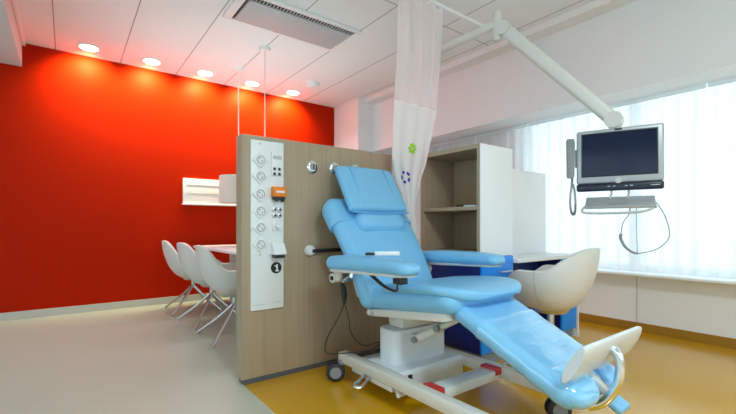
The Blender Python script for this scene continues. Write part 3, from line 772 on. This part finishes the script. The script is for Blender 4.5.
# arms
for sg, xa in ((-1, 1.20), (1, 1.90)):
    ap = obj('armrest', pad(bmesh.new(), [(1.935, .692), (1.75, .704), (1.50, .708)], .115, lambda u: .078+.008*math.sin(PI*u), xa, r=.038, e0=.05, e1=.01, p0=.05, p1=.005), SKY_V, ch)
    obj('arm_cover', pad(bmesh.new(), [(1.545, .709), (1.40, .712), (1.25 if sg < 0 else 1.30, .708)], .126, lambda u: .084-.028*u, xa, r=.040, e0=.008, e1=.05, p0=.004, p1=.06), SKY_V, ap)
    obj('arm_tray', bar(bmesh.new(), (xa, 1.90, .657), (xa, 1.28 if sg < 0 else 1.33, .681), .096, .016, .09, .014, .3), FRAME, ap)
    bm = bmesh.new(); xi = xa-sg*.10
    cyl(bm, (xa+sg*.028, 1.885, .612), (xi, 1.90, .612), .026, 18); bar(bm, (xa, 1.875, .60), (xa, 1.87, .655), .05, .04, .05, .04)
    cyl(bm, (xi+sg*.02, 1.895, .612), (xi-sg*.05, 1.91, .64), .016, 14)
    ah = obj('arm_hinge', bm, FRAME, ch)
    obj('hinge_cap', cyl(bmesh.new(), (xa+sg*.028, 1.885, .612), (xa+sg*.034, 1.885, .612), .013, 14), BLACK, ah)
    bm = bmesh.new(); cyl(bm, (xi+sg*.055, 1.86, .622), (xi+sg*.055, 1.80, .628), .014, 12); cyl(bm, (xi+sg*.03, 1.85, .60), (xi+sg*.085, 1.845, .60), .012, 12); obj('hinge_clamp', bm, CHROME, ah)
bm = bmesh.new(); tube(bm, [(1.235, 1.62, .655), (1.245, 1.52, .605), (1.235, 1.42, .595), (1.20, 1.37, .635), (1.195, 1.345, .65)], lambda u: .010-.005*min(1, u*1.6), n=26, k=8)
box(bm, 1.165, 1.215, 1.315, 1.365, .640, .668, bev=.005); obj('arm_strap', bm, BLACK, ch)
# leg rest
XL = 1.562; lp = [(1.20, .536), (1.10, .492), (.95, .420), (.80, .350), (.66, .284)]
lr = obj('leg_rest', pad(bmesh.new(), lp, lambda u: .42-.03*u, .078, XL, r=.036, e0=.04, e1=.035, p0=.06, p1=.05, crown=.012), SKY_V, ch)
obj('leg_cover', pad(bmesh.new(), [(1.06, .474), (.95, .421), (.80, .351), (.665, .288)], lambda u: .418-.018*u+.003*math.sin(u*23), lambda u: .088+.002*math.sin(u*31), XL, r=.041, e0=.006, e1=.04, p0=.004, p1=.06, crown=.012), SKY_G, lr)
for x in (XL-.102, XL+.102):
    obj('heel_cushion', pad(bmesh.new(), [(.80, .365), (.73, .334), (.635, .283)], .178, lambda u: .062+.012*math.sin(PI*u), x, r=.04, e0=.05, e1=.05, p0=.06, p1=.07, crown=.01), CYAN_G if x > XL else SKY_G, lr)
obj('centre_strip', pad(bmesh.new(), [(.78, .372), (.70, .338), (.62, .292)], .03, .03, XL, r=.006, e0=.004, e1=.004), FRAME, lr)
for x, y, z in ((1.685, .655, .222), (1.735, .69, .30)):
    M = Matrix.Translation((x, y, z)) @ Matrix.Rotation(.48, 4, 'X')
    obj('edge_bumper', box(bmesh.new(), -.045, .045, -.04, .04, -.016, .016, bev=.014, M=M, seg=3), SKY_V, lr)
bm = bmesh.new()
for x in (1.50, 1.63): bar(bm, (x, 1.13, .45), (x, .72, .258), .03, .03, .03, .03)
bar(bm, (1.48, .73, .258), (1.65, .73, .258), .03, .025, .03, .025); obj('leg_rest_frame', bm, STEEL, lr)
# foot plate: lens section, perpendicular to the leg rest
fc = Vector((0, .639, .445)); du = Vector((0, -.47, .88)); dn = Vector((0, .88, .47))
bm = bmesh.new(); rings = []
for x, k in ((1.318, .90), (1.324, 1.0), (1.70, 1.0), (1.76, .98), (1.79, .88), (1.806, .62), (1.812, .25)):
    ring = []
    for j in range(32):
        a = 2*PI*j/32; c_, s_ = math.cos(a), math.sin(a)
        q = fc+du*(.080*c_*k)+dn*(.017*(1 if s_ > 0 else -1)*abs(s_)**.9*min(1, k+.2)); ring.append(bm.verts.new((x, q.y, q.z)))
    rings.append(ring)
skin(bm, rings, True); fp = obj('foot_plate', bm, COVER, ch)
bm = bmesh.new()
tube(bm, [(1.545, .640, .470), (1.547, .612, .466), (1.55, .593, .438), (1.55, .588, .39), (1.548, .60, .33), (1.545, .64, .265), (1.545, .69, .232)], .0165, n=40, k=14); lathe(bm, [(0, 0), (.032, 0), (.032, .01), (.02, .014), (0, .014)], Matrix.Translation((1.545, .636, .468)) @ (-dn).to_track_quat('Z', 'Y').to_matrix().to_4x4(), 20)
obj('foot_plate_bracket', bm, CHROME, ch)
# hand control hung on the near arm, with its cables
hc = thing('hand_control', 'black hand control hanging with two cables below the near armrest', 'hand control', (1.21, 1.86, .5))
bm = bmesh.new(); rings = []
for i in range(15):
    u = i/14; z = .585-.125*u; w = .020+.012*math.sin(PI*min(1, u*1.1))-(.008*u); e = .4 if i in (0, 14) else 1
    rings.append([bm.verts.new((1.215+x*e+.014*u, 1.85+y*e-.01*math.sin(PI*u), z)) for x, y in rrect(w*1.15, w*.9, w*.35, 3, 2)])
skin(bm, rings, True); obj('handle', bm, BLACK, hc)
obj('cable', tube(bmesh.new(), [(1.225, 1.85, .465), (1.20, 1.86, .40), (1.155, 1.90, .29), (1.155, 1.93, .20), (1.20, 1.90, .185), (1.34, 1.80, .20), (1.43, 1.78, .225)], .0032, n=50, k=6), TUBE, hc)
obj('cable', tube(bmesh.new(), [(1.233, 1.848, .465), (1.25, 1.84, .40), (1.265, 1.83, .30), (1.32, 1.80, .235), (1.40, 1.78, .24), (1.43, 1.77, .24)], .0032, n=40, k=6), TUBE, hc)
rc = thing('remote_control', 'white remote control with black clip lying across the near armrest', 'remote control', (1.27, 1.54, .76))
M = Matrix.Translation((1.255, 1.53, .764)) @ Matrix.Rotation(math.radians(-33), 4, 'Z')
obj('body', box(bmesh.new(), -.05, .075, -.018, .018, -.011, .011, bev=.006, M=M), PLASTW, rc)
obj('clip', box(bmesh.new(), -.095, -.048, -.012, .012, -.008, .005, bev=.003, M=M), BLACK, rc)

# ------------------------------------------------------------------ light
w = bpy.data.worlds.new('daylight'); S.world = w; w.use_nodes = True
bg = w.node_tree.nodes['Background']; bg.inputs['Color'].default_value = (.74, .89, 1, 1); bg.inputs['Strength'].default_value = 2.2
def area(name, loc, rot, sx, sy, e, col=(1, 1, 1)):
    o = lamp('AREA', name, loc, e, col, shape='RECTANGLE', size=sx, size_y=sy); o.rotation_euler = rot; return o
# unseen ceiling panels added as fill light on the viewer's side of the room
for x, y in ((-1.2, -.6), (.7, -.9), (-1.2, 2.0)):
    r = thing('ceiling_fill_panel', 'flat square fill light added to the ceiling over the open side of the room', 'ceiling light', (x, y, H), group='added ceiling fill lights')
    obj('frame', B(x-.29, x+.29, y-.29, y+.29, H-.012, H), WHITE, r)
    area('panel_fill_light', (x, y, H-.016), (0, 0, 0), .54, .54, 125 if y > 1 else 52, (.80, .96, 1))

# ------------------------------------------------------------------ camera
cam = bpy.data.cameras.new('camera'); co = bpy.data.objects.new('camera', cam); COL.objects.link(co)
co.location = (0, 0, .90); co.rotation_euler = (PI/2, 0, -math.atan2(.602, .799))
cam.sensor_width = 36; cam.lens = 36*400/736; cam.shift_y = 19/736; cam.clip_start = .01
S.camera = co
S.view_settings.view_transform = 'Standard'; S.view_settings.look = 'None'; S.view_settings.gamma = 1
S.view_settings.use_curve_mapping = False
S.view_settings.exposure = 0.27
S.cycles.use_denoising = True
S.cycles.max_bounces = 12; S.cycles.diffuse_bounces = 8; S.cycles.transparent_max_bounces = 12
S.cycles.caustics_reflective = False; S.cycles.caustics_refractive = False
S.cycles.sample_clamp_indirect = 6
